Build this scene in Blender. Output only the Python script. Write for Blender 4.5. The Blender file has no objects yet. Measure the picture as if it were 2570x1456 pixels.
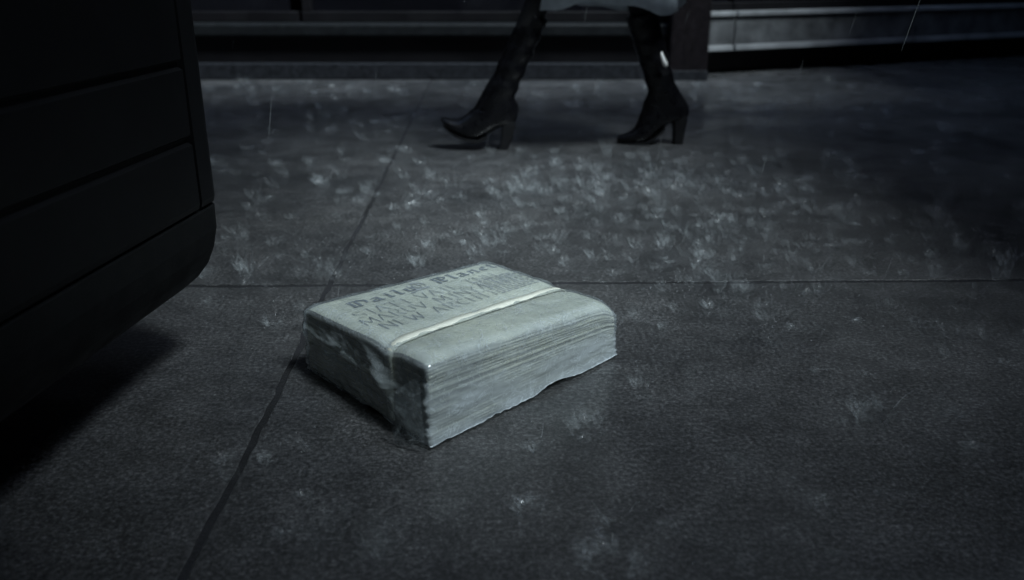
import bpy, bmesh, math, random
from mathutils import Vector, noise
R_ = math.radians
random.seed(11)
sc = bpy.context.scene
COL = sc.collection

# ------------------------------------------------------------------ camera, sky, sun, exposure
cam_d = bpy.data.cameras.new('camera'); cam = bpy.data.objects.new('camera', cam_d); COL.objects.link(cam)
cam.location = (0, 0, .58)
cam.rotation_euler = (R_(90 - 20.62), 0, 0)
cam_d.sensor_width = 36; cam_d.lens = 36 * 2200 / 2569
cam_d.clip_start = .02; cam_d.clip_end = 600
cam_d.dof.use_dof = True; cam_d.dof.focus_distance = 1.3; cam_d.dof.aperture_fstop = 3.6
sc.camera = cam

SUN_EL, SUN_AZ = 59, 132          # azimuth clockwise from +Y: the light comes from the right and a little from the front
w = bpy.data.worlds.new('World'); sc.world = w; w.use_nodes = True
nt = w.node_tree; bg = nt.nodes['Background']
sky = nt.nodes.new('ShaderNodeTexSky'); sky.sky_type = 'NISHITA'; sky.sun_disc = False
sky.sun_elevation = R_(SUN_EL); sky.sun_rotation = R_(SUN_AZ)
sky.air_density = 1.4; sky.dust_density = .8; sky.ozone_density = 2.2
nt.links.new(sky.outputs[0], bg.inputs[0]); bg.inputs[1].default_value = .10
sun_d = bpy.data.lights.new('sun', 'SUN'); sun = bpy.data.objects.new('sun', sun_d); COL.objects.link(sun)
sun_d.energy = 1.5; sun_d.angle = R_(16); sun_d.color = (.80, .94, 1.0)
sdir = Vector((math.sin(R_(SUN_AZ)) * math.cos(R_(SUN_EL)), math.cos(R_(SUN_AZ)) * math.cos(R_(SUN_EL)), math.sin(R_(SUN_EL))))
sun.rotation_euler = sdir.to_track_quat('Z', 'Y').to_euler(); sun.location = sdir * 20
sc.view_settings.view_transform = 'Standard'; sc.view_settings.look = 'None'
sc.view_settings.exposure = 1.76; sc.view_settings.gamma = 1; sc.view_settings.use_curve_mapping = False
sc.cycles.use_denoising = True
sc.cycles.transparent_max_bounces = 12
sc.cycles.max_bounces = 4; sc.cycles.diffuse_bounces = 2; sc.cycles.glossy_bounces = 2

# ------------------------------------------------------------------ helpers
def mesh(name, verts, faces, mat=None, parent=None, smooth=False):
    me = bpy.data.meshes.new(name); me.from_pydata([tuple(v) for v in verts], [], faces); me.update()
    if smooth:
        for p in me.polygons: p.use_smooth = True
    o = bpy.data.objects.new(name, me); COL.objects.link(o)
    if mat: me.materials.append(mat)
    if parent: o.parent = parent
    return o

def from_bm(name, bm, mat=None, parent=None, smooth=False):
    me = bpy.data.meshes.new(name); bm.normal_update(); bm.to_mesh(me); bm.free()
    if smooth:
        for p in me.polygons: p.use_smooth = True
    o = bpy.data.objects.new(name, me); COL.objects.link(o)
    if mat: me.materials.append(mat)
    if parent: o.parent = parent
    return o

def box(name, x0, x1, y0, y1, z0, z1, mat, parent=None, bev=.004, seg=2):
    bm = bmesh.new()
    bmesh.ops.create_cube(bm, size=1)
    for v in bm.verts:
        v.co = Vector((x0 + (v.co.x + .5) * (x1 - x0), y0 + (v.co.y + .5) * (y1 - y0), z0 + (v.co.z + .5) * (z1 - z0)))
    if bev:
        bmesh.ops.bevel(bm, geom=bm.edges[:], offset=bev, segments=seg, affect='EDGES', profile=.5)
    return from_bm(name, bm, mat, parent)

def empty(name, loc=(0, 0, 0), rz=0):
    o = bpy.data.objects.new(name, None); COL.objects.link(o); o.location = loc; o.rotation_euler.z = rz; o.empty_display_size = .1
    return o

def tag(o, label=None, cat=None, kind=None, group=None):
    if label: o['label'] = label
    if cat: o['category'] = cat
    if kind: o['kind'] = kind
    if group: o['group'] = group
    return o

def loft(rings, closed=True, caps=True):
    n = len(rings[0]); vs = [p for r in rings for p in r]; fs = []
    for i in range(len(rings) - 1):
        for j in range(n if closed else n - 1):
            k = (j + 1) % n
            fs.append((i * n + j, i * n + k, (i + 1) * n + k, (i + 1) * n + j))
    if caps and closed:
        fs.append(tuple(reversed(range(n)))); fs.append(tuple((len(rings) - 1) * n + j for j in range(n)))
    return vs, fs

def tube(path, rad, n=8):
    rings = []
    for i, p in enumerate(path):
        p = Vector(p); t = (Vector(path[min(i + 1, len(path) - 1)]) - Vector(path[max(i - 1, 0)])).normalized()
        a = t.cross(Vector((0, .3, 1))).normalized(); b = t.cross(a)
        r = rad[i] if isinstance(rad, (list, tuple)) else rad
        rings.append([p + a * r * math.cos(2 * math.pi * k / n) + b * r * math.sin(2 * math.pi * k / n) for k in range(n)])
    return loft(rings)

class M:
    """small node-material builder"""
    def __init__(s, name, col=(.5, .5, .5), rough=.5, metal=0, spec=.5, coat=0):
        s.m = bpy.data.materials.new(name); s.m.use_nodes = True; s.t = s.m.node_tree; s.b = s.t.nodes['Principled BSDF']
        s.b.inputs['Base Color'].default_value = (*col, 1); s.b.inputs['Roughness'].default_value = rough
        s.b.inputs['Metallic'].default_value = metal; s.b.inputs['Specular IOR Level'].default_value = spec
        s.b.inputs['Coat Weight'].default_value = coat; s.b.inputs['Coat Roughness'].default_value = .08
        s.tc = s.t.nodes.new('ShaderNodeTexCoord')
    def n(s, typ, **kw):
        nd = s.t.nodes.new(typ)
        for k, v in kw.items():
            if k in nd.inputs: nd.inputs[k].default_value = v
            else: setattr(nd, k, v)
        return nd
    def l(s, a, b): s.t.links.new(a, b)
    def noise(s, scale, detail=4, rough=.55, space='Object', stretch=None, dist=0):
        nd = s.n('ShaderNodeTexNoise', Scale=scale, Detail=detail, Roughness=rough, Distortion=dist)
        src = s.tc.outputs[space]
        if stretch:
            mp = s.n('ShaderNodeMapping'); mp.inputs['Scale'].default_value = stretch; s.l(src, mp.inputs[0]); src = mp.outputs[0]
        s.l(src, nd.inputs['Vector']); return nd.outputs['Fac']
    def ramp(s, fac, stops):
        r = s.n('ShaderNodeValToRGB'); e = r.color_ramp.elements
        while len(e) < len(stops): e.new(.5)
        for i, (p, c) in enumerate(stops):
            e[i].position = p; e[i].color = (*c, 1) if isinstance(c, tuple) else (c, c, c, 1)
        s.l(fac, r.inputs[0]); return r.outputs[0]
    def mix(s, a, b, fac, mode='MIX'):
        x = s.n('ShaderNodeMix', data_type='RGBA', blend_type=mode)
        for v, i in ((fac, 0), (a, 6), (b, 7)):
            if isinstance(v, (int, float)): x.inputs[i].default_value = v if i == 0 else (v, v, v, 1)
            elif isinstance(v, tuple): x.inputs[i].default_value = (*v, 1)
            else: s.l(v, x.inputs[i])
        return x.outputs[2]
    def bump(s, h, strength, dist, prev=None):
        b = s.n('ShaderNodeBump', Strength=strength, Distance=dist); s.l(h, b.inputs['Height'])
        if prev: s.l(prev, b.inputs['Normal'])
        return b.outputs[0]
    def set(s, inp, out): s.l(out, s.b.inputs[inp]); return s

# ------------------------------------------------------------------ materials
def mat_pavement():
    k = M('wet_concrete', (.1, .1, .1), .5, spec=.5)
    big = k.noise(1.9, 4, .62); mid = k.noise(16, 4, .65); grain = k.noise(160, 4, .85)
    c = k.ramp(big, [(.3, (.044, .045, .047)), (.7, (.074, .073, .073))])
    c = k.mix(c, k.ramp(mid, [(.34, .62), (.66, 1.36)]), .75, 'MULTIPLY')
    c = k.mix(c, k.ramp(grain, [(.36, .22), (.5, .85), (.62, 2.1), (.70, 3.8)]), .9, 'MULTIPLY')
    k.set('Base Color', c)
    k.set('Roughness', k.ramp(big, [(.36, .34), (.66, .62)]))
    ad = k.n('ShaderNodeMath', operation='MULTIPLY_ADD'); k.l(mid, ad.inputs[0]); ad.inputs[1].default_value = 2.2; k.l(grain, ad.inputs[2])
    k.set('Normal', k.bump(ad.outputs[0], .22, .0010))
    wet = k.noise(5.5, 4, .6)
    k.set('Coat Weight', k.ramp(wet, [(.38, .12), (.60, .85)])); k.set('Coat Roughness', k.ramp(wet, [(.42, .20), (.66, .05)]))
    k.set('Coat Normal', k.bump(mid, .2, .002))
    return k.m
def mat_simple(name, col, rough, var=.35, scale=8, bumpd=.001, bscale=120, **kw):
    k = M(name, col, rough, **kw)
    c = k.mix(col, k.ramp(k.noise(scale, 5), [(.3, 1 - var), (.7, 1 + var)]), 1.0, 'MULTIPLY'); k.set('Base Color', c)
    k.set('Roughness', k.ramp(k.noise(scale * 1.7, 4), [(.3, max(rough - .1, .02)), (.7, min(rough + .12, 1))]))
    if bumpd: k.set('Normal', k.bump(k.noise(bscale, 4), .5, bumpd))
    return k.m
def mat_newsprint(edge=False):
    k = M('newsprint', (.62, .62, .54), .85, spec=.2)
    mott = k.noise(9, 5, .6); fine = k.noise(260, 3, .7)
    c = k.ramp(mott, [(.3, (.48, .49, .42)), (.7, (.72, .71, .57))])
    c = k.mix(c, k.ramp(fine, [(.3, .82), (.7, 1.14)]), 1.0, 'MULTIPLY')
    # thin page layers on the cut and folded edges: lines that follow the height
    pg = k.noise(1.0, 3, .6, stretch=(16, 16, 900))
    geo = k.n('ShaderNodeNewGeometry'); sep = k.n('ShaderNodeSeparateXYZ'); k.l(geo.outputs['True Normal'], sep.inputs[0])
    ab = k.n('ShaderNodeMath', operation='ABSOLUTE'); k.l(sep.outputs['Z'], ab.inputs[0])
    side = k.ramp(ab.outputs[0], [(.55, 1.0), (.9, 0.0)])
    c2 = k.mix(c, k.ramp(pg, [(.36, .50), (.5, .9), (.62, 1.12)]), 1.0, 'MULTIPLY')
    k.set('Base Color', k.mix(c, c2, side))
    k.set('Normal', k.bump(fine, .25, .0006, k.bump(pg, .35, .0015)))
    return k.m
def mat_film():
    k = M('clear_plastic_film', (.70, .77, .80), .16, spec=.6)
    out = k.t.nodes['Material Output']; tr = k.n('ShaderNodeBsdfTransparent'); tr.inputs[0].default_value = (.93, .96, .97, 1)
    mx = k.n('ShaderNodeMixShader')
    cre = k.noise(17, 5, .66, dist=1.2)
    wn = k.n('ShaderNodeTexNoise', Scale=14.0, Detail=3.0); k.l(k.tc.outputs['Object'], wn.inputs['Vector'])
    wm = k.n('ShaderNodeMix', data_type='VECTOR'); wm.inputs[0].default_value = .10; k.l(k.tc.outputs['Object'], wm.inputs[4]); k.l(wn.outputs['Color'], wm.inputs[5])
    vor = k.n('ShaderNodeTexVoronoi', feature='DISTANCE_TO_EDGE', Scale=22.0); k.l(wm.outputs[1], vor.inputs['Vector'])
    web = vor.outputs['Distance']
    hazy = k.ramp(cre, [(.36, .75), (.56, 1.0), (.74, 1.25)])
    ln1 = k.ramp(web, [(.0, .14), (.020, .0)])
    hair = k.noise(1, 3, .6, stretch=(34, 20, 55), dist=.6)
    ln2 = k.ramp(hair, [(.472, 0.0), (.487, .30), (.502, 0.0)])
    lm = k.n('ShaderNodeMath', operation='MAXIMUM'); k.l(ln1, lm.inputs[0]); k.l(ln2, lm.inputs[1]); line = lm.outputs[0]  # crease lines, their bright gloss painted in as pale opacity
    at = k.n('ShaderNodeAttribute', attribute_name='layers')          # how many layers of film lie over one another here
    ml = k.n('ShaderNodeMath', operation='MULTIPLY'); k.l(hazy, ml.inputs[0]); k.l(at.outputs['Fac'], ml.inputs[1])
    ad = k.n('ShaderNodeMath', operation='ADD', use_clamp=True); k.l(ml.outputs[0], ad.inputs[0]); k.l(line, ad.inputs[1])
    k.l(ad.outputs[0], mx.inputs[0]); k.l(tr.outputs[0], mx.inputs[1]); k.l(k.b.outputs[0], mx.inputs[2]); gl = k.n('ShaderNodeBsdfGlossy', Roughness=.13); lw = k.n('ShaderNodeLayerWeight', Blend=.5); pw = k.n('ShaderNodeMath', operation='POWER'); k.l(lw.outputs['Facing'], pw.inputs[0]); pw.inputs[1].default_value = 4.0; fr = k.n('ShaderNodeMath', operation='MULTIPLY_ADD'); k.l(pw.outputs[0], fr.inputs[0]); fr.inputs[1].default_value = .7; fr.inputs[2].default_value = .035; m2 = k.n('ShaderNodeMixShader')
    k.l(fr.outputs[0], m2.inputs[0]); k.l(mx.outputs[0], m2.inputs[1]); k.l(gl.outputs[0], m2.inputs[2]); k.l(m2.outputs[0], out.inputs[0])
    gb = k.bump(cre, .5, .003, k.bump(k.ramp(web, [(.0, 0.0), (.12, 1.0)]), .4, .0012)); k.l(gb, gl.inputs['Normal'])
    k.set('Normal', k.bump(cre, .15, .002, k.bump(k.ramp(web, [(.0, 0.0), (.12, 1.0)]), .2, .0008)))
    return k.m
def mat_water():
    k = M('splash_water', (.82, .88, .9), .12, spec=.9)
    out = k.t.nodes['Material Output']; tr = k.n('ShaderNodeBsdfTransparent'); mx = k.n('ShaderNodeMixShader')
    at = k.n('ShaderNodeAttribute', attribute_name='thickness')
    ml = k.n('ShaderNodeMath', operation='MULTIPLY'); k.l(k.ramp(k.noise(1, 4, .65, stretch=(140, 140, 80)), [(.38, .0), (.70, .26)]), ml.inputs[0]); k.l(at.outputs['Fac'], ml.inputs[1])
    k.l(ml.outputs[0], mx.inputs[0])
    k.l(tr.outputs[0], mx.inputs[1]); k.l(k.b.outputs[0], mx.inputs[2]); k.l(mx.outputs[0], out.inputs[0])
    return k.m
def mat_drop(name='rain_water', al=.20):
    k = M(name, (.85, .9, .92), .1, spec=.9)
    out = k.t.nodes['Material Output']; tr = k.n('ShaderNodeBsdfTransparent'); mx = k.n('ShaderNodeMixShader')
    mx.inputs[0].default_value = al
    k.l(tr.outputs[0], mx.inputs[1]); k.l(k.b.outputs[0], mx.inputs[2]); k.l(mx.outputs[0], out.inputs[0])
    return k.m

PAVE = mat_pavement(); NEWS = mat_newsprint(); FILM = mat_film(); WATER = mat_water(); DROP = mat_drop(); AIRDROP = mat_drop('falling_rain_water', .2)
DIRT = mat_simple('joint_dirt', (.010, .010, .012), .85, .85, 5, .004, 160)
INK = mat_simple('print_ink', (.12, .14, .165), .8, .5, 220, 0)
INKPALE = mat_simple('faded_print_ink', (.38, .39, .39), .85, .4, 160, 0)
STRAP = mat_simple('pale_strap_plastic', (.84, .84, .72), .42, .08, 30, .0006, 300)
VAN = mat_simple('dark_vehicle_paint', (.004, .0042, .005), .5, .25, 3, .0004, 60, spec=.14)
VANTRIM = mat_simple('black_bumper_plastic', (.005, .0055, .006), .6, .3, 14, .0006, 400, spec=.16)
RUBBER = mat_simple('tyre_rubber', (.02, .02, .02), .8, .3, 20, .002, 90)
STEEL = mat_simple('dull_wheel_steel', (.2, .2, .2), .4, .3, 12, .0005, 90, metal=1)
GLASSD = mat_simple('dark_window_glass', (.006, .006, .008), .12, .3, 2, 0)
STONED = mat_simple('dark_granite', (.017, .018, .021), .42, .5, 40, .0012, 220, spec=.2)
PANEL = mat_simple('dark_shopfront_paint', (.006, .0055, .0065), .5, .3, 5, .0006, 80, spec=.2)
LEDGE = mat_simple('wet_slate_ledge', (.008, .009, .010), .5, .35, 18, .001, 120, spec=.2)
PILLAR = mat_simple('dark_red_granite', (.008, .006, .007), .45, .4, 30, .0008, 160, spec=.2)
STONEP = mat_simple('grey_stone_panel', (.085, .087, .09), .5, .55, 9, .002, 90)
TRIM = mat_simple('pale_metal_trim', (.24, .245, .25), .5, .35, 5, .0004, 90)
LEATHER = mat_simple('black_boot_leather', (.0035, .0035, .0045), .30, .4, 30, .0012, 130, spec=.35)
SOLE = mat_simple('black_boot_sole', (.004, .004, .005), .5, .2, 30, .0004, 150)
TIGHTS = mat_simple('black_tights', (.003, .003, .004), .8, .2, 60, .0004, 600)
COAT = mat_simple('black_coat_wool', (.010, .009, .011), .9, .3, 40, .001, 500)
SKIRT = mat_simple('pale_blue_skirt_cloth', (.50, .56, .62), .85, .15, 30, .0006, 500)
SKIN = mat_simple('skin', (.45, .28, .21), .5, .1, 20, .0003, 300)
HAIR = mat_simple('dark_hair', (.03, .02, .016), .5, .3, 60, .002, 200)
ZIP = mat_simple('polished_zip_metal', (.92, .90, .86), .25, .05, 30, 0)
CONC = mat_simple('added_shade_concrete', (.07, .07, .072), .8, .4, 3, .002, 60)
BRICK = mat_simple('dark_render', (.03, .029, .03), .8, .4, 2, .003, 40)

# ------------------------------------------------------------------ ground and pavement
g = mesh('ground', [(-300, -300, -.0018), (300, -300, -.0018), (300, 300, -.0018), (-300, 300, -.0018)], [(0, 1, 2, 3)], DIRT)
tag(g, kind='structure')
pav = empty('pavement', (0, 0, 0), R_(1.3)); tag(pav, kind='structure')
JX, JY, GAP = -.312, 1.575, .0052
def slab(x0, x1, y0, y1, tilt=0):
    """a cast slab with worn, slightly wavering edges and a rolled arris"""
    def edge(t, ax, sgn, c):
        return c + sgn * (noise.noise((t * 3, ax * 7 + c, 1)) * .004 + noise.noise((t * 22, ax * 5, c)) * .0028 + noise.noise((t * 75, c, ax)) * .0018)
    nx = max(int((x1 - x0) / .02), 8); ny = max(int((y1 - y0) / .02), 8)
    outer = []
    for i in range(nx): outer.append((x0 + (x1 - x0) * i / nx, y0, 'b'))
    for i in range(ny): outer.append((x1, y0 + (y1 - y0) * i / ny, 'r'))
    for i in range(nx): outer.append((x1 - (x1 - x0) * i / nx, y1, 't'))
    for i in range(ny): outer.append((x0, y1 - (y1 - y0) * i / ny, 'l'))
    def ring(inset, z, amp):
        out = []
        for x, y, s in outer:
            X = min(max(x, x0 + inset), x1 - inset); Y = min(max(y, y0 + inset), y1 - inset)
            wv = amp * (noise.noise((x * 3.1, y * 3.1, 4)) * .004 + noise.noise((x * 24, y * 24, 9)) * .004 + noise.noise((x * 70, y * 70, 2)) * .0022)
            if s in 'bt': Y += wv
            else: X += wv
            zz = z + tilt * (Y - JY)
            out.append((X, Y, zz))
        return out
    vs, fs = loft([ring(.0, -.010, 1), ring(.0, -.0006, 1), ring(.0012, 0, 1), ring(.03, 0, 0)], True, False)
    n = len(outer); fs.append(tuple(3 * n + j for j in range(n)))
    return mesh('slab', vs, fs, PAVE, pav)
xs = [-6.5, -3.42, JX, 2.75, 5.9]
ys = [-4.6, -1.52, JY, 4.90]
for i in range(4):
    for j in range(3):
        dy = 0
        slab(xs[i] + GAP, xs[i + 1] - GAP, ys[j] + GAP * 1.3, ys[j + 1] - GAP * 1.3)
# the same pavement carries on as further cast bays around the visible ones
for (a, b, c, d) in ((5.9, 12, -4.6, 4.9), (-12, -6.5, -4.6, 4.9), (.985, 12, 4.905, 7.6), (-12, 12, -10, -4.61)):
    slab(a + GAP, b - GAP, c + GAP, d - GAP)

# ------------------------------------------------------------------ shopfront building behind the walker
bld = empty('shopfront_building', (0, 4.66, 0))
tag(bld, 'dark shopfront with low granite plinth, ledge, black panels and a broad pillar behind the walker', 'building')
def bpart(name, *a, **k):
    x0, x1, y0, y1, z0, z1, mat = a
    return box(name, x0, x1, y0 - 4.66, y1 - 4.66, z0, z1, mat, bld, **k)
bpart('plinth', -9, .80, 4.63, 5.1, 0, .082, STONED, bev=.006)
bpart('base_panel', -9, .80, 4.69, 5.1, .083, .212, PANEL, bev=.003)
bpart('ledge', -9, .80, 4.645, 5.1, .213, .278, LEDGE, bev=.012)
for i in range(5):
    x1 = .79 - i * 1.9; x0 = x1 - 1.88
    pn = bpart('window_pane', x0 + .05, x1 - .05, 4.80, 4.83, .33, 2.6, GLASSD, bev=.002)
    bpart('window_frame', x0, x1, 4.76, 4.88, .279, .33, PANEL, bev=.004)
    bpart('mullion', x0, x0 + .05, 4.77, 4.87, .331, 2.6, PANEL, bev=.004)
bpart('fascia', -9, .80, 4.70, 5.1, 2.601, 3.3, PANEL)
bpart('pillar', .802, 1.00, 4.60, 5.2, 0, 3.3, PILLAR, bev=.008)
bpart('pillar_base', .797, 1.005, 4.594, 4.62, 0, .05, STONED, bev=.004)
bpart('upper_wall', -12, 12, 4.9, 8.5, 3.31, 13, BRICK)
for i in range(9):
    for j in range(3):
        bpart('upper_window', -10.6 + i * 2.5, -9.2 + i * 2.5, 4.86, 4.895, 4.6 + j * 3, 6.4 + j * 3, GLASSD, bev=.004)
bpart('back_wall', -12, 12, 7.9, 8.5, 0, 3.3, PANEL)
# unseen wings, added to block low sky light from both sides and behind
bpart('sky_blocker_side', 12.2, 16, -12, 8.5, 0, 13, BRICK)
bpart('sky_blocker_rear', -12, 12.1, -12, -10.2, 0, 13, BRICK)
bpart('sky_blocker_side', -16, -12.2, -12, 8.5, 0, 13, BRICK)
# splayed entrance bulkhead that runs back to the right of the pillar
spl = empty('entrance_bulkhead', (1.01, 4.80, 0), math.atan2(.53, 1.23))
tag(spl, 'grey stone bulkhead between two pale metal trims, splayed back right of the pillar', 'shopfront')
box('kick_recess', 0, 3.6, .10, .5, 0, .123, PANEL, spl, bev=.003)
x = 0
for i, wd in enumerate((.20, 1.30, 1.25, .83)):
    box('metal_trim', x + .004, x + wd - .010, -.012, .4, .124, .153, TRIM, spl, bev=.004)
    box('stone_panel', x + .003, x + wd - .003, .004, .4, .154, .300, STONEP, spl, bev=.004)
    box('metal_trim', x + .004, x + wd - .004, -.010, .4, .301, .326, TRIM, spl, bev=.004)
    box('window_pane', x + .02, x + wd - .02, .06, .08, .37, 2.6, GLASSD, spl, bev=.002)
    box('window_frame', x + .003, x + wd - .003, .03, .12, .327, .369, PANEL, spl, bev=.003)
    x += wd

# unseen canopy, added to shade the surroundings and leave a light pool round the bundle
cz0, cz1 = 3.35, 3.6
CX0, CX1, CY0, CY1 = -9, 11, -3.4, 4.88
hx, hy = sdir.x / sdir.z * 3.45, sdir.y / sdir.z * 3.45
OX0, OX1, OY0, OY1 = -.66 + hx, .56 + hx, 1.03 + hy, 3.2 + hy       # opening placed to let the sun pool through
SX0, SX1, SY0 = -3.0, 3.0, 2.75                                     # slot added for sky fill along the facade
for a in ((CX0, OX0, CY0, SY0), (OX1, CX1, CY0, SY0), (OX0 + .001, OX1 - .001, CY0, OY0), (OX0 + .001, OX1 - .001, OY1, SY0), (CX0, SX0, SY0 + .001, CY1), (SX1, CX1, SY0 + .001, CY1)):
    bpart('added_shade_slab', a[0], a[1], a[2], a[3], cz0, cz1, CONC, bev=0)
for px_, py_ in ((-8.5, -3.0), (0, -3.0), (10.5, -3.0)):
    bpart('added_shade_column', px_ - .15, px_ + .15, py_ - .15, py_ + .15, 0, cz0, CONC, bev=.01)

# ------------------------------------------------------------------ parked van on the left
VROT = R_(-7.5)
van = empty('parked_van', (-.427, 1.253, 0), VROT)
tag(van, 'dark parked van with grooved side panel and tucked-under sill at the left edge', 'van')
def vprof(groove):
    p = [(-.12, .105), (-.075, .112), (-.055, .122), (-.035, .137), (-.018, .160), (-.006, .188), (0, .222)]
    return p
WV = 1.75
def vloft(name, prof, y0, y1, mat, parent, rnd=0, seg=6, taper_end=True):
    """side profile (x,z) swept along y; near y1 the plan rounds off into the end of the vehicle"""
    ysl = [y0, y0 + (y1 - y0) * .5]
    if rnd:
        rs = [(y1 - rnd * (1 - math.sin(t * math.pi / 2 / seg)), rnd * (1 - math.cos(t * math.pi / 2 / seg))) for t in range(seg + 1)]
        stations = [(y, 0) for y in ysl] + rs
    else:
        stations = [(y, 0) for y in ysl + [y1]]
    rings = [[Vector((x - dx, y, z)) for x, z in prof] for y, dx in stations]
    vs, fs = loft(rings, True, True)
    o = mesh(name, vs, fs, mat, parent, smooth=False)
    return o
LEN = 4.4
# lower sill and bumper: one skirt all the way, tucked under
sk = [(-.16, .10), (-.085, .108), (-.060, .120), (-.038, .138), (-.020, .160), (-.008, .186), (-.001, .214), (0, .248), (-.012, .250), (-WV + .02, .250), (-WV, .2), (-WV + .1, .10)]
vloft('sill', sk, -LEN, .0, VANTRIM, van, rnd=.03)
# grooved side panel, with two recessed feature lines; the rear corner panel is separated from it by a shut line
def side(groove):
    p = [(-.030, .252), (-.002, .254), (0, .262)]
    for gz in ((.351, .451, .56, .68) if groove else ()):
        p += [(0, gz - .007), (-.007, gz - .003), (-.007, gz + .003), (-.0008, gz + .007)]
    p += [(-.001, .80), (-.015, 1.02), (-.05, 1.04), (-.14, 1.70), (-.26, 1.86), (-.5, 1.93), (-WV + .5, 1.93), (-WV + .26, 1.86), (-WV + .14, 1.7), (-WV + .02, 1.04), (-WV, .8), (-WV, .252)]
    return p
vloft('side_panel', side(True), -LEN + .0, -.0655, VAN, van)
vloft('corner_panel', side(False), -.0585, -.002, VAN, van, rnd=.022)
gl = [(-.006, .0), (-.006, .0)]
for y0, y1 in ((-1.5, -.3), (-2.75, -1.6), (-4.0, -2.85)):
    v = [(-.052 + .008, y0, 1.10), (-.052 + .008, y1, 1.10), (-.128 + .006, y1, 1.64), (-.128 + .006, y0, 1.64)]
    v += [(a - .03, b, c) for a, b, c in v]
    mesh('window_pane', v, [(0, 1, 2, 3), (7, 6, 5, 4), (0, 4, 5, 1), (1, 5, 6, 2), (2, 6, 7, 3), (3, 7, 4, 0)], GLASSD, van)
for yw in (-1.02, -3.5):
    for sx in (-.11, -WV + .11):
        wh = empty('wheel'); wh.parent = van; wh.location = (sx, yw, .31)
        n = 40; prof = [(.19, -.09), (.28, -.10), (.305, -.085), (.31, -.04), (.31, .04), (.305, .085), (.28, .10), (.19, .09)]
        rings = [[Vector((xx, r * math.cos(2 * math.pi * k / n), r * math.sin(2 * math.pi * k / n))) for k in range(n)] for r, xx in prof]
        vs, fs = loft(rings + [rings[0]], True, False); mesh('tyre', vs, fs, RUBBER, wh, True)
        prof = [(.0, .05), (.05, .06), (.07, .04), (.15, .03), (.17, .07), (.19, .085), (.19, -.085), (0, -.08)]
        rings = [[Vector((xx if sx > -.5 else -xx, max(r, .001) * math.cos(2 * math.pi * k / n), max(r, .001) * math.sin(2 * math.pi * k / n))) for k in range(n)] for r, xx in prof]
        vs, fs = loft(rings, True, False); mesh('rim', vs, fs, STEEL, wh, True)

# ------------------------------------------------------------------ newspaper bundle
F, L, Rr = Vector((-.103, .968, 0)), Vector((-.307, 1.196, 0)), Vector((.162, 1.246, 0))
EA, EB = Rr - F, L - F
bun = empty('newspaper_bundle', (0, 0, 0))
tag(bun, 'bundle of newspapers strapped and wrapped in clear plastic lying on the wet pavement', 'newspaper bundle')
SLOPE = .09
def Hh(u, v): return (1 - u) * (1 - v) * .121 + u * (1 - v) * .090 + (1 - u) * v * .107 + u * v * .083
def dent(u, v):
    d = (v - (.285 + SLOPE * u)) / .065
    e = min(max(u, 0), 1)
    return .0032 * math.exp(-d * d) * (1 + 1.2 * (abs(e - .5) * 2) ** 4)
def top(u, v):
    """height of the uppermost paper"""
    bul = .013 * (1 - abs(2 * v - 1) ** 24) * (1 - abs(2 * u - 1) ** 24)
    cor = .012 * math.exp(-((1 - u) ** 2 + v * v) / .003)
    return Hh(u, v) - .012 + bul - dent(u, v) - cor
def P(u, v, z=0): q = F + EA * u + EB * v; return Vector((q.x, q.y, z))

NP = 22
def newspaper(i):
    r = random.Random(40 + i)
    ou, ov, sk_ = r.uniform(-.0015, .0015), r.uniform(-.003, .003), r.uniform(-.003, .003)
    nu, nv = (48, 36) if i == NP - 1 else (18, 12)
    hi, lo = (i + .99) / NP, i / NP
    M0 = .008 + .006 * (i / NP) ** 4
    # cross-section across the fold: rounded fold along the front (v=0), square page edges at the back
    prof = []
    for k in range(7):
        t = -math.pi / 2 + math.pi * k / 6
        prof.append((M0 + .012 - .010 * math.cos(t), .5 + .5 * math.sin(t)))
    for k in range(1, nv + 1): prof.append((M0 + .012 + (1 - 2 * M0 - .012) * k / nv, 1.0))
    prof.append((1 - M0 + .004, .5))
    for k in range(nv, 0, -1): prof.append((M0 + .012 + (1 - 2 * M0 - .012) * k / nv, 0.0))
    rings = []
    for a in range(nu + 1):
        u = M0 + (1 - 2 * M0) * a / nu
        ring = []
        for (vv, s) in prof:
            uu = u + ou + .003 * noise.noise((vv * 6, i * 3.3, u * 2)); v2 = vv + ov + sk_ * (u - .5) + .003 * noise.noise((u * 5, i * 2.1, 7))
            tz = top(min(max(u, 0), 1), min(max(vv, 0), 1))
            damp = (i / NP) ** 2
            base = Hh(u, vv) - .004
            tz = base * (1 - damp) + tz * damp
            f = lo + (hi - lo) * s
            wob = .0004 * noise.noise((u * 7, vv * 5, i * 1.7)) if i < NP - 1 else 0
            ring.append(P(uu, v2, .004 + (tz - .004) * f + wob))
        rings.append(ring)
    vs, fs = loft(rings, True, True)
    return mesh('newspaper', vs, fs, NEWS, bun, True)
papers = [newspaper(i) for i in range(NP)]
for o in papers:
    m = o.modifiers.new('e', 'EDGE_SPLIT'); m.split_angle = R_(50)
front = papers[-1]; front['label'] = 'uppermost newspaper with dark blackletter masthead and headline'

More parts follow.
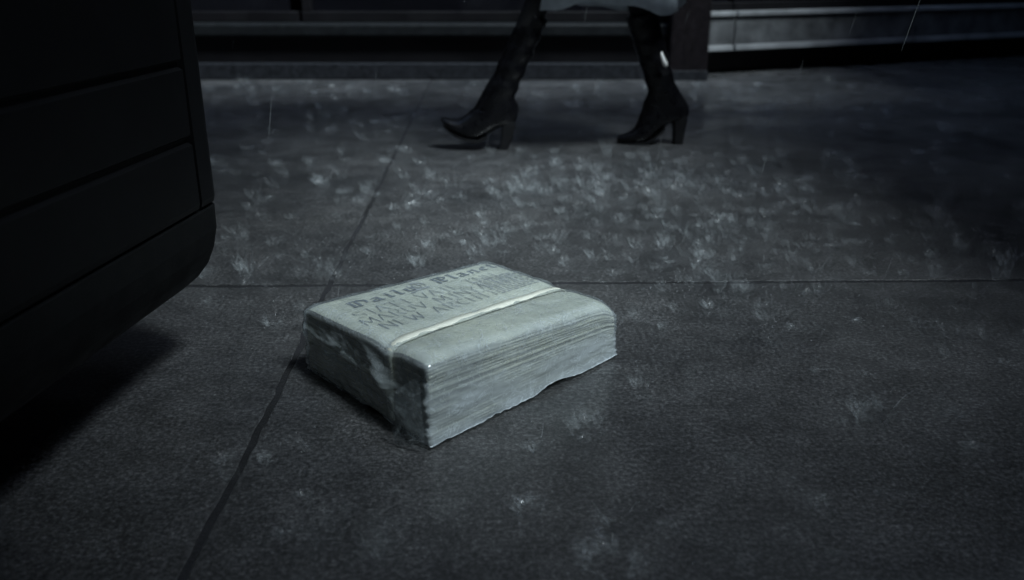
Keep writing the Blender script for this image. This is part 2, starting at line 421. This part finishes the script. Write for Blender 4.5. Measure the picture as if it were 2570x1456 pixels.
# printed front page: broad-nib strokes laid on the sheet
GL = {
 'D': [[(.08, 1), (.08, .05)], [(-.05, .98), (.45, 1.0), (.78, .72), (.78, .3), (.42, 0), (-.05, .04)], [(.36, .9), (.36, .12)]],
 'P': [[(.1, 1), (.1, -.12)], [(-.05, .96), (.45, 1.0), (.76, .78), (.7, .5), (.3, .42)], [(.38, .9), (.38, .1), (.6, .02)]],
 'a': [[(.1, .6), (.4, .66), (.45, .1), (.6, 0)], [(.42, .4), (.1, .3), (.1, .08), (.4, .03)]],
 'i': [[(.05, .6), (.2, .66), (.2, .06), (.36, 0)], [(.16, .88), (.26, .84)]],
 'l': [[(.02, .98), (.2, 1.0), (.2, .06), (.36, 0)]],
 'y': [[(.02, .62), (.16, .64), (.16, .1), (.4, .02)], [(.5, .68), (.5, 0), (.3, -.3), (.05, -.24)]],
 'n': [[(.02, .6), (.14, .64), (.14, .02)], [(.14, .54), (.4, .68), (.48, .5), (.48, .04), (.6, 0)]],
 'e': [[(.1, .34), (.48, .46), (.36, .68), (.1, .5), (.12, .12), (.34, 0), (.5, .1)]],
 't': [[(.2, .92), (.2, .08), (.4, 0)], [(.0, .62), (.42, .66)]],
 'S': [[(.6, .84), (.4, 1), (.12, .88), (.16, .62), (.55, .4), (.6, .14), (.34, 0), (.06, .14)]],
 'I': [[(.3, 1), (.3, 0)], [(.16, 1), (.44, 1)], [(.16, 0), (.44, 0)]],
 'A': [[(.02, 0), (.34, 1), (.66, 0)], [(.14, .36), (.54, .36)]],
 'T': [[(.34, 1), (.34, 0)], [(.02, .86), (.04, 1), (.64, 1), (.66, .86)]],
 'V': [[(.02, 1), (.34, 0), (.66, 1)]],
 'L': [[(.12, 1), (.12, 0), (.58, 0), (.6, .16)]],
 'M': [[(.04, 0), (.1, 1), (.4, .2), (.7, 1), (.76, 0)]],
 'R': [[(.12, 0), (.12, 1), (.5, 1), (.6, .78), (.48, .54), (.12, .5)], [(.34, .5), (.64, 0)]],
 'U': [[(.08, 1), (.08, .24), (.32, 0), (.58, .24), (.58, 1)]],
 'N': [[(.06, 0), (.06, 1), (.62, 0), (.62, 1)]],
 'E': [[(.56, 1), (.12, 1), (.12, 0), (.6, 0)], [(.12, .52), (.44, .52)]],
 'W': [[(.0, 1), (.2, 0), (.42, .8), (.64, 0), (.86, 1)]],
 'H': [[(.08, 1), (.08, 0)], [(.6, 1), (.6, 0)], [(.08, .5), (.6, .5)]],
 'C': [[(.6, .82), (.4, 1), (.1, .7), (.1, .3), (.38, 0), (.62, .18)]],
 'Y': [[(.02, 1), (.32, .5), (.62, 1)], [(.32, .5), (.32, 0)]],
}
zc = [0]
def strokes(sts, u0, v0, su, sv, nib, ang, vs, fs):
    nx, ny = nib * math.cos(ang), nib * math.sin(ang)
    for st in sts:
        for p, q in zip(st[:-1], st[1:]):
            zc[0] = (zc[0] + 1) % 40
            b = len(vs)
            for (x, y), s in ((p, -1), (p, 1), (q, 1), (q, -1)):
                uu = u0 + (x + s * nx) * su; vv = v0 + (y + s * ny) * sv; vv += SLOPE * (uu - .1)
                vs.append(P(uu + pu, vv + pv, top(uu, vv) + .0007 + zc[0] * 1e-5))
            fs.append((b, b + 1, b + 2, b + 3))
pu, pv = 0, 0
def text_line(name, s, u0, v0, size_u, size_v, gap, nib, ang, mat):
    vs, fs = [], []; u = u0
    for ch in s:
        if ch == ' ': u += size_u * .55; continue
        if ch == '.':
            strokes([[(.0, .05), (.14, .06)]], u, v0, size_u, size_v, nib, ang, vs, fs); u += size_u * .4; continue
        g_ = GL[ch]; wd = max(x for st in g_ for x, y in st)
        strokes(g_, u, v0, size_u, size_v, nib, ang, vs, fs); u += (wd + gap) * size_u
    return mesh(name, vs, fs, mat, front)
text_line('masthead', 'Daily', .130, .775, .098, .082, .17, .095, R_(42), INK)
text_line('masthead', 'Planet', .580, .775, .090, .082, .17, .095, R_(42), INK)
# small round emblem with a ribbon between the two words of the masthead
vs, fs = [], []
cir = [[(.5 + .42 * math.cos(t * math.pi / 8), .5 + .5 * math.sin(t * math.pi / 8)) for t in range(17)]]
strokes(cir + [[(.08, .5), (.92, .5)], [(.5, .0), (.3, .5), (.5, 1)], [(.5, 0), (.7, .5), (.5, 1)]], .435, .775, .095, .11, .04, R_(30), vs, fs)
strokes([[(.1, -.05), (.9, -.05)]], .435, .775, .095, .11, .09, R_(80), vs, fs)
mesh('emblem', vs, fs, INKPALE, front)
text_line('headline', 'SIATI VAIL TNH', .070, .635, .078, .088, .16, .030, R_(20), INK)
text_line('headline', 'MARUV MINYA HT', .052, .530, .080, .088, .16, .030, R_(20), INK)
text_line('headline', 'NEW ARCHIT', .085, .425, .080, .088, .18, .032, R_(20), INK)
# thin rules and a column of small body print on the right of the page
vs, fs = [], []
strokes([[(0, 0), (8.2, 0)]], .06, .885, .1, .1, .012, R_(90), vs, fs)
strokes([[(0, 0), (8.2, 0)]], .06, .755, .1, .1, .008, R_(90), vs, fs)
rr = random.Random(5)
for row in range(11):
    u = .70
    while u < .93:
        ln = rr.uniform(.012, .04)
        strokes([[(0, 0), (ln / .1, 0)]], u, .43 + row * .022, .1, .1, .045, R_(90), vs, fs); u += ln + .008
mesh('body_print', vs, fs, INKPALE, front)

# strap that runs round the whole bundle
def strap_path():
    pts = []
    for k in range(41):
        u = .010 + .980 * k / 40; v = .285 + SLOPE * u; pts.append((u, v, top(u, v) + .0042))
    pts = [(.001 + .001 * z ** 4, .285, Hh(0, .285) * z) for z in (.06, .4, .7, .84)] + pts + [(.999 - .001 * z ** 4, .375, Hh(1, .375) * z) for z in (.84, .7, .4, .06)]
    return pts
sp = strap_path(); wv_ = .029
rings = []
for k, (u, v, z) in enumerate(sp):
    tw = .0006 * math.sin(k * .6)
    a = P(u, v - wv_, z + .0002 + tw); b = P(u, v + wv_, z + .0002 - tw); n_ = Vector((0, 0, .0012))
    m_ = (a + b) / 2 + Vector((0, 0, .0006))
    rings.append([a, m_, b, b - n_, a - n_])
vs, fs = loft(rings + [rings[0]], True, False)
mesh('strap', vs, fs, STRAP, bun, True)

# plastic film: rounded box shell with creases, an end gathered into folds and a ragged loose hem
def film():
    N_ = 46; bm = bmesh.new()
    bmesh.ops.create_cube(bm, size=2)
    bmesh.ops.subdivide_edges(bm, edges=bm.edges[:], cuts=N_, use_grid_fill=True)
    kill = []; cl = bm.verts.layers.float.new('layers')
    for v in bm.verts:
        x, y, z = v.co
        # round the box
        RX, RY, RZ = .02, .025, .06
        q = Vector((x, y, z)); inner = Vector((max(-1 + RX, min(1 - RX, x)), max(-1 + RY, min(1 - RY, y)), max(-1, min(1 - RZ, z))))
        d = q - inner; dd = Vector((d.x / RX, d.y / RY, d.z / RZ))
        if dd.length > 1e-6:
            m_ = max(abs(dd.x), abs(dd.y), abs(dd.z)); dd = dd.normalized() * m_
        x, y, z = inner.x + dd.x * RX, inner.y + dd.y * RY, inner.z + dd.z * RZ
        u, vv, s = (x + 1) / 2, (y + 1) / 2, (z + 1) / 2
        uc, vc = min(max(u, 0), 1), min(max(vv, 0), 1)
        zt = top(uc, vc) + .0034
        Z = s * zt
        # outward offset and creases
        n1 = noise.noise((u * 5, vv * 5, s * 3)); n2 = noise.noise((u * 15 + 4, vv * 15, s * 9)); n3 = noise.noise((u * 34, vv * 34, s * 22 + 3))
        cre = 1 - abs(noise.noise((u * 9 + s * 4, vv * 9 - s * 3, 5 + s * 2))) * 3
        outu = 0; outv = 0
        sidew = max(0, 1 - max(0, s - .75) * 4)
        if vv < .06: outv = -(.004 + .0025 * n2 * sidew + .0015 * n3 + .003 * max(cre, 0))     # long front face
        if vv > .94: outv = (.002 + .005 * n2 + .004 * n3)
        if u > .94: outu = (.002 + .005 * n2 + .004 * n3)
        if u < .06:
            # gathered end: a diagonal fold from the top front corner down, loose flaps either side
            k1 = abs(vv - (.06 + .42 * s)); k2 = abs(vv - (.95 - .30 * s)); k3 = abs(s - (.55 + .2 * vv))
            fold = .018 * math.exp(-(k1 / .07) ** 2) + .012 * math.exp(-(k2 / .06) ** 2) + .008 * math.exp(-(k3 / .08) ** 2)
            outu = -(.004 + sidew * (.007 * math.sin(min(max(s, 0), 1) * math.pi) + fold * (.4 + .6 * math.sin(min(max(s, 0), 1) * math.pi)) + .007 * n2 + .005 * n3 + .007 * n1))
        # skirt flares outward near the ground
        if s < .25:
            fl = (.25 - s) / .25
            if vv < .06: outv -= fl * fl * (.008 + .010 * noise.noise((u * 6, 2, 2)))
            if u > .94: outu += fl * fl * .004
        Zn = .0009 * n2 + .0005 * n3
        if s > .98: Z += .0012 * max(cre, 0) + Zn * .7
        hem = .004 + .012 * max(0, noise.noise((u * 4 + 3, vv * 4, 1))) + .004 * abs(noise.noise((u * 22, vv * 22, 6)))
        Z = max(Z, hem) if s < .2 else Z
        if z < -.999 and abs(x) < .97 and abs(y) < .97: kill.append(v)
        v.co = P(u + outu, vv + outv, Z)
        lc = .24
        if vv < .06: lc = .36 + .36 * min(max((.74 - s) / .30, 0), 1) * (.75 + .5 * n1)
        elif u < .06: lc = .36
        elif u > .94 or vv > .94: lc = .3
        if s < .15: lc += .02
        v[cl] = lc
    bmesh.ops.delete(bm, geom=kill, context='VERTS')
    o = from_bm('plastic_wrap', bm, FILM, bun, True)
    return o
wrap = film()
# loose corner folds of film standing off the gathered end and the bottom hem
def flap(name, a, b, c, d, seed, nx=10, ny=14, amp=.006):
    vs, fs = [], []
    for j in range(ny + 1):
        for i in range(nx + 1):
            s, t = i / nx, j / ny
            p = (a * (1 - s) + b * s) * (1 - t) + (d * (1 - s) + c * s) * t
            e = math.sin(s * math.pi) * math.sin(t * math.pi) ** .5
            rag = noise.noise((s * 8, t * 9, seed)) * amp * (.3 + s)
            p = p + Vector((rag * .7, -rag, rag * .6)) + Vector((-.4, -.5, .1)) * e * amp * 1.5
            vs.append(p)
    for j in range(ny):
        for i in range(nx):
            k = j * (nx + 1) + i; fs.append((k, k + 1, k + nx + 2, k + nx + 1))
    o = mesh(name, vs, fs, FILM, wrap, True)
    at = o.data.attributes.new('layers', 'FLOAT', 'POINT')
    for d_ in at.data: d_.value = .12
    return o
flap('loose_fold', P(-.025, .02, .105), P(-.06, .20, .060), P(-.075, .13, .004), P(-.03, -.015, .004), 3)

# ------------------------------------------------------------------ walker
per = empty('person', (.25, 2.9, 0))
tag(per, 'person striding left in black high-heeled boots, dark coat and pale blue skirt', 'person')
PY = 2.9
def loc(x, y, z): return Vector((x - .25, y - PY, z))
def skin_body(name, pts, edges, mat, root=0):
    me = bpy.data.meshes.new(name); me.from_pydata([loc(*p[:3]) for p in pts], edges, [])
    o = bpy.data.objects.new(name, me); COL.objects.link(o); o.parent = per; me.materials.append(mat)
    m = o.modifiers.new('skin', 'SKIN'); m.use_smooth_shade = True
    for i, p in enumerate(pts):
        sv = me.skin_vertices[0].data[i]; r = p[3]; sv.radius = r if isinstance(r, tuple) else (r, r); sv.use_root = (i == root)
    s = o.modifiers.new('sub', 'SUBSURF'); s.levels = 2; s.render_levels = 2
    return o
# body: pelvis, torso, neck, head, arms and both legs down into the boots
pts = [(.27, 2.9, .93, (.12, .10)), (.26, 2.9, 1.10, (.105, .08)), (.25, 2.9, 1.28, (.12, .085)), (.245, 2.9, 1.40, (.10, .07)), (.235, 2.9, 1.48, .045), (.22, 2.9, 1.56, .07), (.215, 2.9, 1.64, .085), (.22, 2.9, 1.70, .06),
       (.215, 2.82, .86, .085), (.15, 2.84, .66, .070), (.082, 2.85, .46, .040), (.022, 2.855, .33, .036), (-.045, 2.86, .17, .028),
       (.325, 2.98, .86, .085), (.37, 2.97, .66, .070), (.405, 2.955, .46, .042), (.45, 2.95, .33, .038), (.497, 2.945, .17, .028),
       (.245, 2.74, 1.38, .048), (.28, 2.70, 1.14, .042), (.20, 2.68, .92, .030), (.18, 2.68, .85, .028),
       (.245, 3.06, 1.38, .048), (.20, 3.10, 1.14, .042), (.10, 3.10, .95, .030), (.07, 3.10, .89, .028)]
ed = [(0, 1), (1, 2), (2, 3), (3, 4), (4, 5), (5, 6), (6, 7), (0, 8), (8, 9), (9, 10), (10, 11), (11, 12), (0, 13), (13, 14), (14, 15), (15, 16), (16, 17),
      (3, 18), (18, 19), (19, 20), (20, 21), (3, 22), (22, 23), (23, 24), (24, 25)]
body = skin_body('body', pts, ed, TIGHTS)
# boots: rings along the leg and then along the foot, one continuous upper each
def boot(shaft, foot, heel, yc, name='boot'):
    """shaft: (x,z,half-length,half-width,tilt) rings; foot: rings from instep to toe given as (top xz, bottom xz, half-width)"""
    rings = []; n = 20
    for k, (x, z, a, b, tl) in enumerate(shaft):
        ring = []
        for j in range(n):
            t = 2 * math.pi * j / n
            dx = a * math.cos(t); dy = b * math.sin(t)
            wob = .0035 * noise.noise((x * 30 + math.cos(t) * 2, z * 60, math.sin(t) * 2 + yc))
            ring.append(loc(x + dx * math.cos(tl) + wob, yc + dy + wob, z + dx * math.sin(tl)))
        rings.append(ring)
    for (tx, tz), (bx, bz), b in foot:
        ring = []
        cx, cz = (tx + bx) / 2, (tz + bz) / 2; hx_, hz_ = (tx - bx) / 2, (tz - bz) / 2
        for j in range(n):
            t = 2 * math.pi * j / n
            # j=0 is the heel side (bottom), j=n/2 the front (top) so rings follow on from the shaft
            c = math.cos(t); s = math.sin(t)
            c = math.copysign(abs(c) ** .8, c)
            ring.append(loc(cx - hx_ * c, yc + b * s, cz - hz_ * c))
        rings.append(ring)
    vs, fs = loft(rings)
    o = mesh(name, vs, fs, LEATHER, per, True)
    m = o.modifiers.new('s', 'SUBSURF'); m.levels = 1; m.render_levels = 2
    # sole sheet under the forefoot
    low = [b for t, b, w_ in foot[3:]]; wd = [w_ for t, b, w_ in foot[3:]]
    rr_ = []
    for (bx, bz), w_ in zip(low, wd):
        rr_.append([loc(bx, yc - w_ * .92, bz + .003), loc(bx, yc + w_ * .92, bz + .003), loc(bx, yc + w_ * .92, bz - .006), loc(bx, yc - w_ * .92, bz - .006)])
    vs, fs = loft(rr_); mesh('sole', vs, fs, SOLE, o)
    # block heel
    rr_ = []
    for (x, z, a, b, tl) in heel:
        rr_.append([loc(x + a * sx * math.cos(tl), yc + b * sy, z + a * sx * math.sin(tl)) for sx, sy in ((-1, -.8), (-.8, -1), (.8, -1), (1, -.8), (1, .8), (.8, 1), (-.8, 1), (-1, .8))])
    vs, fs = loft(rr_); mesh('heel', vs, fs, SOLE, o)
    return o
# leading boot: heel on the ground, toe raised, leg leaning back up to the right
def slouch(x0, z0, x1, z1, a0, a1, b0, b1, n, tl, amp, seed):
    out = []
    for k in range(n):
        t = k / (n - 1); e = math.sin(k * 1.9 + seed) * amp * (.4 + .6 * t)
        out.append((x0 + (x1 - x0) * t + e * .4, z0 + (z1 - z0) * t, a0 + (a1 - a0) * t + e, b0 + (b1 - b0) * t + e, tl))
    return out
sh = slouch(.075, .425, -.026, .205, .044, .046, .046, .042, 15, R_(-20), .0045, 0)
sh += [(-.043, .180, .050, .042, R_(-12)), (-.050, .155, .062, .040, R_(2)), (-.056, .128, .082, .040, R_(12))]
ft = [((-.122, .140), (.018, .096), .040), ((-.140, .118), (.006, .080), .040), ((-.150, .112), (-.048, .070), .040), ((-.160, .106), (-.082, .044), .042), ((-.174, .098), (-.113, .030), .043), ((-.190, .097), (-.146, .036), .042), ((-.209, .101), (-.178, .048), .038), ((-.224, .103), (-.203, .064), .030), ((-.233, .099), (-.223, .080), .015)]
hl = [(-.014, .096, .022, .026, R_(-12)), (-.010, .080, .023, .027, R_(-12)), (-.016, .040, .018, .024, R_(-8)), (-.028, .001, .0155, .023, R_(-3))]
b1 = boot(sh, ft, hl, 2.86)
# trailing boot: flat on the ball, heel just above the pavement
sh = slouch(.412, .425, .488, .205, .052, .046, .050, .042, 15, R_(14), .004, 2)
sh += [(.498, .185, .048, .042, R_(8)), (.506, .158, .060, .040, R_(2)), (.512, .132, .078, .040, R_(-4))]
ft = [((.436, .120), (.594, .104), .040), ((.428, .100), (.588, .084), .041), ((.424, .090), (.536, .074), .041), ((.420, .072), (.508, .056), .042), ((.414, .056), (.474, .022), .043), ((.402, .043), (.446, .008), .042), ((.384, .034), (.410, .006), .038), ((.366, .028), (.378, .007), .028), ((.353, .018), (.356, .010), .012)]
hl = [(.558, .096, .022, .026, 0), (.560, .080, .024, .027, 0), (.560, .040, .018, .024, 0), (.559, .001, .0155, .023, 0)]
b2 = boot(sh, ft, hl, 2.95)
# bright zip pull hanging on the inside of the trailing boot
vs, fs = tube([loc(.478, 2.892, .305), loc(.481, 2.889, .292), loc(.486, 2.887, .278), loc(.492, 2.888, .266), loc(.496, 2.890, .259)], [.003, .0055, .0075, .008, .004], 10)
mesh('zip_pull', vs, fs, ZIP, b2, True)
# skirt and coat, open cloth shells with folds
def cloth(name, rows, mat, seed, folds, amp, thick=.003):
    rings = []; n = 64
    for k, (cx, cy, z, a, b) in enumerate(rows):
        t_ = k / (len(rows) - 1); ring = []
        for j in range(n):
            t = 2 * math.pi * j / n
            f = 1 + amp * t_ * (math.sin(folds * t + seed) * .6 + math.sin((folds + 4) * t * 1.0 + seed * 2) * .4)
            ring.append(loc(cx + a * f * math.cos(t), cy + b * f * math.sin(t), z + (t_ ** 3) * .018 * math.sin(3 * t + seed) + (t_ ** 3) * .006 * math.sin(9 * t)))
        rings.append(ring)
    vs, fs = loft(rings, True, False)
    o = mesh(name, vs, fs, mat, per, True)
    m = o.modifiers.new('th', 'SOLIDIFY'); m.thickness = thick; m.offset = 0
    return o
cloth('skirt', [(.26, 2.9, 1.06, .125, .10), (.265, 2.9, .94, .16, .13), (.275, 2.9, .75, .20, .16), (.285, 2.9, .58, .225, .17), (.30, 2.9, .445, .235, .175)], SKIRT, .6, 7, .07)
cloth('coat', [(.245, 2.9, 1.44, .07, .11), (.25, 2.9, 1.38, .12, .19), (.26, 2.9, 1.2, .145, .16), (.265, 2.9, 1.05, .14, .15), (.28, 2.91, .8, .21, .19), (.30, 2.91, .56, .27, .22)], COAT, 1.4, 6, .06)
for side_, pp in ((-1, [(.245, 2.74, 1.40), (.28, 2.70, 1.14), (.20, 2.68, .93)]), (1, [(.245, 3.06, 1.40), (.20, 3.10, 1.14), (.10, 3.10, .96)])):
    vs, fs = tube([loc(*q) for q in pp], [.07, .058, .05], 14); mesh('sleeve', vs, fs, COAT, per, True)
# head covering hair and face, hands
hd = bmesh.new(); bmesh.ops.create_uvsphere(hd, u_segments=24, v_segments=16, radius=1)
for v in hd.verts:
    c = v.co; nose = .02 * math.exp(-((c.y / .18) ** 2 + ((c.z + .1) / .25) ** 2)) if c.x < -.6 else 0
    v.co = loc(.205 + c.x * .088 - nose, 2.9 + c.y * .075, 1.625 + c.z * .115)
from_bm('head', hd, SKIN, per, True)
hr = bmesh.new(); bmesh.ops.create_uvsphere(hr, u_segments=24, v_segments=16, radius=1)
for v in hr.verts:
    c = v.co; fx = max(c.x, -.45 - .5 * max(c.z, 0)); v.co = loc(.222 + fx * .10, 2.9 + c.y * .086, 1.635 + c.z * (.115 if c.z > 0 else .22))
from_bm('hair', hr, HAIR, per, True)
for (hx0, hy0, hz0) in ((.18, 2.68, .86), (.07, 3.10, .90)):
    pts = [(hx0, hy0, hz0 + .03, .028), (hx0 - .01, hy0, hz0 - .05, (.020, .032))]; ed = [(0, 1)]
    for q in range(4):
        b_ = len(pts); yy = hy0 - .027 + q * .018; ln = (.062, .075, .07, .055)[q]
        pts += [(hx0 - .016, yy, hz0 - .075, .009), (hx0 - .03, yy, hz0 - .075 - ln * .5, .0085), (hx0 - .028, yy, hz0 - .075 - ln, .007)]
        ed += [(1, b_), (b_, b_ + 1), (b_ + 1, b_ + 2)]
    b_ = len(pts); pts += [(hx0 - .03, hy0 - .036, hz0 - .04, .010), (hx0 - .05, hy0 - .035, hz0 - .08, .009)]; ed += [(0, b_), (b_, b_ + 1)]
    skin_body('hand', pts, ed, SKIN)

# ------------------------------------------------------------------ rain: splashes where drops strike and a few drops in the air
rs = random.Random(77)
vs, fs = [], []; fine = set(); thick = {}
def inside_bundle(x, y, m=.05):
    q = Vector((x, y, 0)) - F; det = EA.x * EB.y - EA.y * EB.x
    u = (q.x * EB.y - q.y * EB.x) / det; v = (EA.x * q.y - EA.y * q.x) / det
    return -m * 2.5 < u < 1 + m * 2.5 and -m * 3 < v < 1 + m * 3
def jet(p, d, ln, w0, bend):
    b = len(vs); side_ = d.cross(Vector((0, 0, 1)));
    side_ = side_.normalized() if side_.length > 1e-4 else Vector((1, 0, 0))
    n = 4
    for k in range(n + 1):
        t = k / n; q = p + d * ln * t + Vector((d.x * .5, d.y * .5, -1)) * bend * t * t
        w_ = w0 * (1 - .8 * t)
        o2 = side_.cross(d).normalized()
        vs.extend([q + side_ * w_, q - side_ * w_ * .5 + o2 * w_, q - side_ * w_ * .5 - o2 * w_])
    for k in range(n):
        for j in range(3):
            a = b + k * 3 + j; c = b + k * 3 + (j + 1) % 3; fs.append((a, c, c + 3, a + 3)); fine.add(len(fs) - 1)
def drop(p, r):
    b = len(vs); vs.extend([p + Vector(q) * r for q in ((1, 0, 0), (-1, 0, 0), (0, 1, 0), (0, -1, 0), (0, 0, 1.4), (0, 0, -1.4))])
    fs.extend([(b + i, b + j, b + k) for i, j, k in ((0, 2, 4), (2, 1, 4), (1, 3, 4), (3, 0, 4), (2, 0, 5), (1, 2, 5), (3, 1, 5), (0, 3, 5))]); fine.update(range(len(fs) - 8, len(fs)))
def crown(x, y, r, hgt, lean, th_=1.0):
    soft = th_ < .6
    n = 18; b = len(vs); ph = rs.random() * 6
    hs = [hgt * (.35 + .65 * abs(math.sin(k * 1.7 + ph)) * rs.uniform(.5, 1.1)) for k in range(n)]
    rows = 4
    for j in range(rows + 1):
        t = j / rows
        for k in range(n):
            a = 2 * math.pi * k / n
            rad = r * (.55 + .65 * t ** 1.6) * (1 + .14 * math.sin(k * 2.3 + ph))
            thick[len(vs)] = (.30, .85, 1.0, .5, 0.0)[j] * th_
            vs.append(Vector((x + rad * math.cos(a) + lean[0] * t * hs[k], y + rad * math.sin(a) + lean[1] * t * hs[k], .001 + hs[k] * t)))
    for j in range(rows):
        for k in range(n):
            if hs[k] < hgt * .45 and j > 0: continue
            fs.append((b + j * n + k, b + j * n + (k + 1) % n, b + (j + 1) * n + (k + 1) % n, b + (j + 1) * n + k))
    if rs.random() < .22 and r < .022:                                            # ripple running out from the strike
        for q in range(rs.randint(1, 2)):
            R1 = min(r * rs.uniform(1.7, 3.0), .034); b2 = len(vs); m_ = 28; wob_ = rs.random() * 6; full = rs.uniform(.5, 1.0)
            for k in range(m_):
                a = 2 * math.pi * k / m_
                for dr, dz in ((-.0018, .0002), (0, .0010), (.0018, .0002)):
                    thick[len(vs)] = .30 * th_ * max(0, math.sin(a * .5 + wob_)) ** 2; vs.append(Vector((x + (R1 + dr) * math.cos(a), y + (R1 + dr) * math.sin(a), dz)))
            for k in range(m_):
                k2 = (k + 1) % m_
                for e in (0, 1): fs.append((b2 + k * 3 + e, b2 + k2 * 3 + e, b2 + k2 * 3 + e + 1, b2 + k * 3 + e + 1))
    for k in range(n):
        if rs.random() < (.0 if soft else .07):
            a = 2 * math.pi * k / n + rs.uniform(-.1, .1); d = Vector((math.cos(a) * .7, math.sin(a) * .7, 1.0)).normalized()
            jet(Vector((x + r * math.cos(a), y + r * math.sin(a), hs[k] * .6)), d, hgt * rs.uniform(.3, .9), r * .012 + .0002, hgt * .2)
    for k in range(rs.randint(0, 3) if soft else rs.randint(4, 12)):
        a = rs.random() * 6.28; q = rs.uniform(.8, 2.6) * r
        drop(Vector((x + q * math.cos(a), y + q * math.sin(a), rs.uniform(.2, 1.5) * hgt)), rs.uniform(.0004, .0011))
cnt = 0
while cnt < 1300:
    # more strikes show on the middle ground, fewer close to the lens
    y = rs.uniform(.62, 4.45)
    if y < 1.5 and rs.random() < .62: continue
    half = .62 * y + .25
    x = rs.uniform(-half, half)
    if cnt % 4 == 0: x, y = rs.gauss(.45, .3), rs.gauss(2.05, .35)
    if inside_bundle(x, y) or (x < -.40 and y < 1.45): continue
    if -.3 < x < .65 and 2.8 < y < 3.0: continue
    r = rs.uniform(.008, .021) * (1 if rs.random() < .9 else 1.5) * (1.2 if y > 2.2 else 1)
    crown(x, y, r, r * rs.uniform(.8, 2.4), (rs.uniform(-.5, .2), rs.uniform(-.3, .3)), rs.uniform(.2, .58) if rs.random() < .8 else rs.uniform(.62, .95)); cnt += 1
for (x, y, r, h_) in ((.475, 1.02, .030, .060), (.10, .74, .034, .022), (-.52, 1.62, .022, .05), (.40, 1.70, .026, .035), (.44, 1.82, .020, .03), (.33, 1.78, .02, .04), (.52, 1.95, .022, .045), (.20, 2.3, .02, .05), (-.40, 1.36, .02, .025), (.62, .86, .026, .03), (.02, .83, .02, .02), (.30, 2.72, .018, .07)):
    crown(x, y, r, h_, (-.2, 0))
# fine spray between the crowns
for k in range(2600):
    cx, cy = rs.choice(((.42, 1.8), (.35, 1.72), (.7, 2.2), (.1, 2.2), (-.35, 2.2), (.5, 2.6), (-.2, 1.9), (.9, 1.9), (.6, 1.5)))
    x = rs.gauss(cx, .16); y = rs.gauss(cy, .2)
    if inside_bundle(x, y) or (x < -.40 and y < 1.45): continue
    drop(Vector((x, y, abs(rs.gauss(0, .012)) + .001)), rs.uniform(.0004, .0011))
o = mesh('rain_splashes', vs, fs, WATER, None, True); o.data.materials.append(DROP)
for i_ in fine: o.data.polygons[i_].material_index = 1
at_ = o.data.attributes.new('thickness', 'FLOAT', 'POINT')
for i_, c_ in thick.items(): at_.data[i_].value = c_
tag(o, 'small crowns of rain splashing on the wet pavement', 'rain', 'stuff')
vs, fs = [], []
for k in range(46):
    y = rs.uniform(1.2, 4.2); x = rs.uniform(-.5 * y, .55 * y); z = rs.uniform(.08, .75)
    if x < -.38 and y < 1.4: continue
    d = Vector((-.20 + rs.uniform(-.04, .04), 0, -1)).normalized()
    ln = rs.uniform(.03, .085); b = len(vs); n = 6; R0 = rs.uniform(.0003, .0006)
    for j in range(7):
        t = j / 6; q = Vector((x, y, z)) + d * ln * t; w_ = R0 * math.sin(math.pi * (.04 + .92 * t)) ** .7
        vs.extend([q + Vector((w_ * math.cos(a * 2.0944), w_ * math.sin(a * 2.0944), 0)) for a in range(3)])
    for j in range(6):
        for a in range(3):
            fs.append((b + j * 3 + a, b + j * 3 + (a + 1) % 3, b + (j + 1) * 3 + (a + 1) % 3, b + (j + 1) * 3 + a))
o = mesh('raindrops', vs, fs, AIRDROP, None, True); tag(o, 'slender raindrops falling through the air', 'rain', 'stuff')
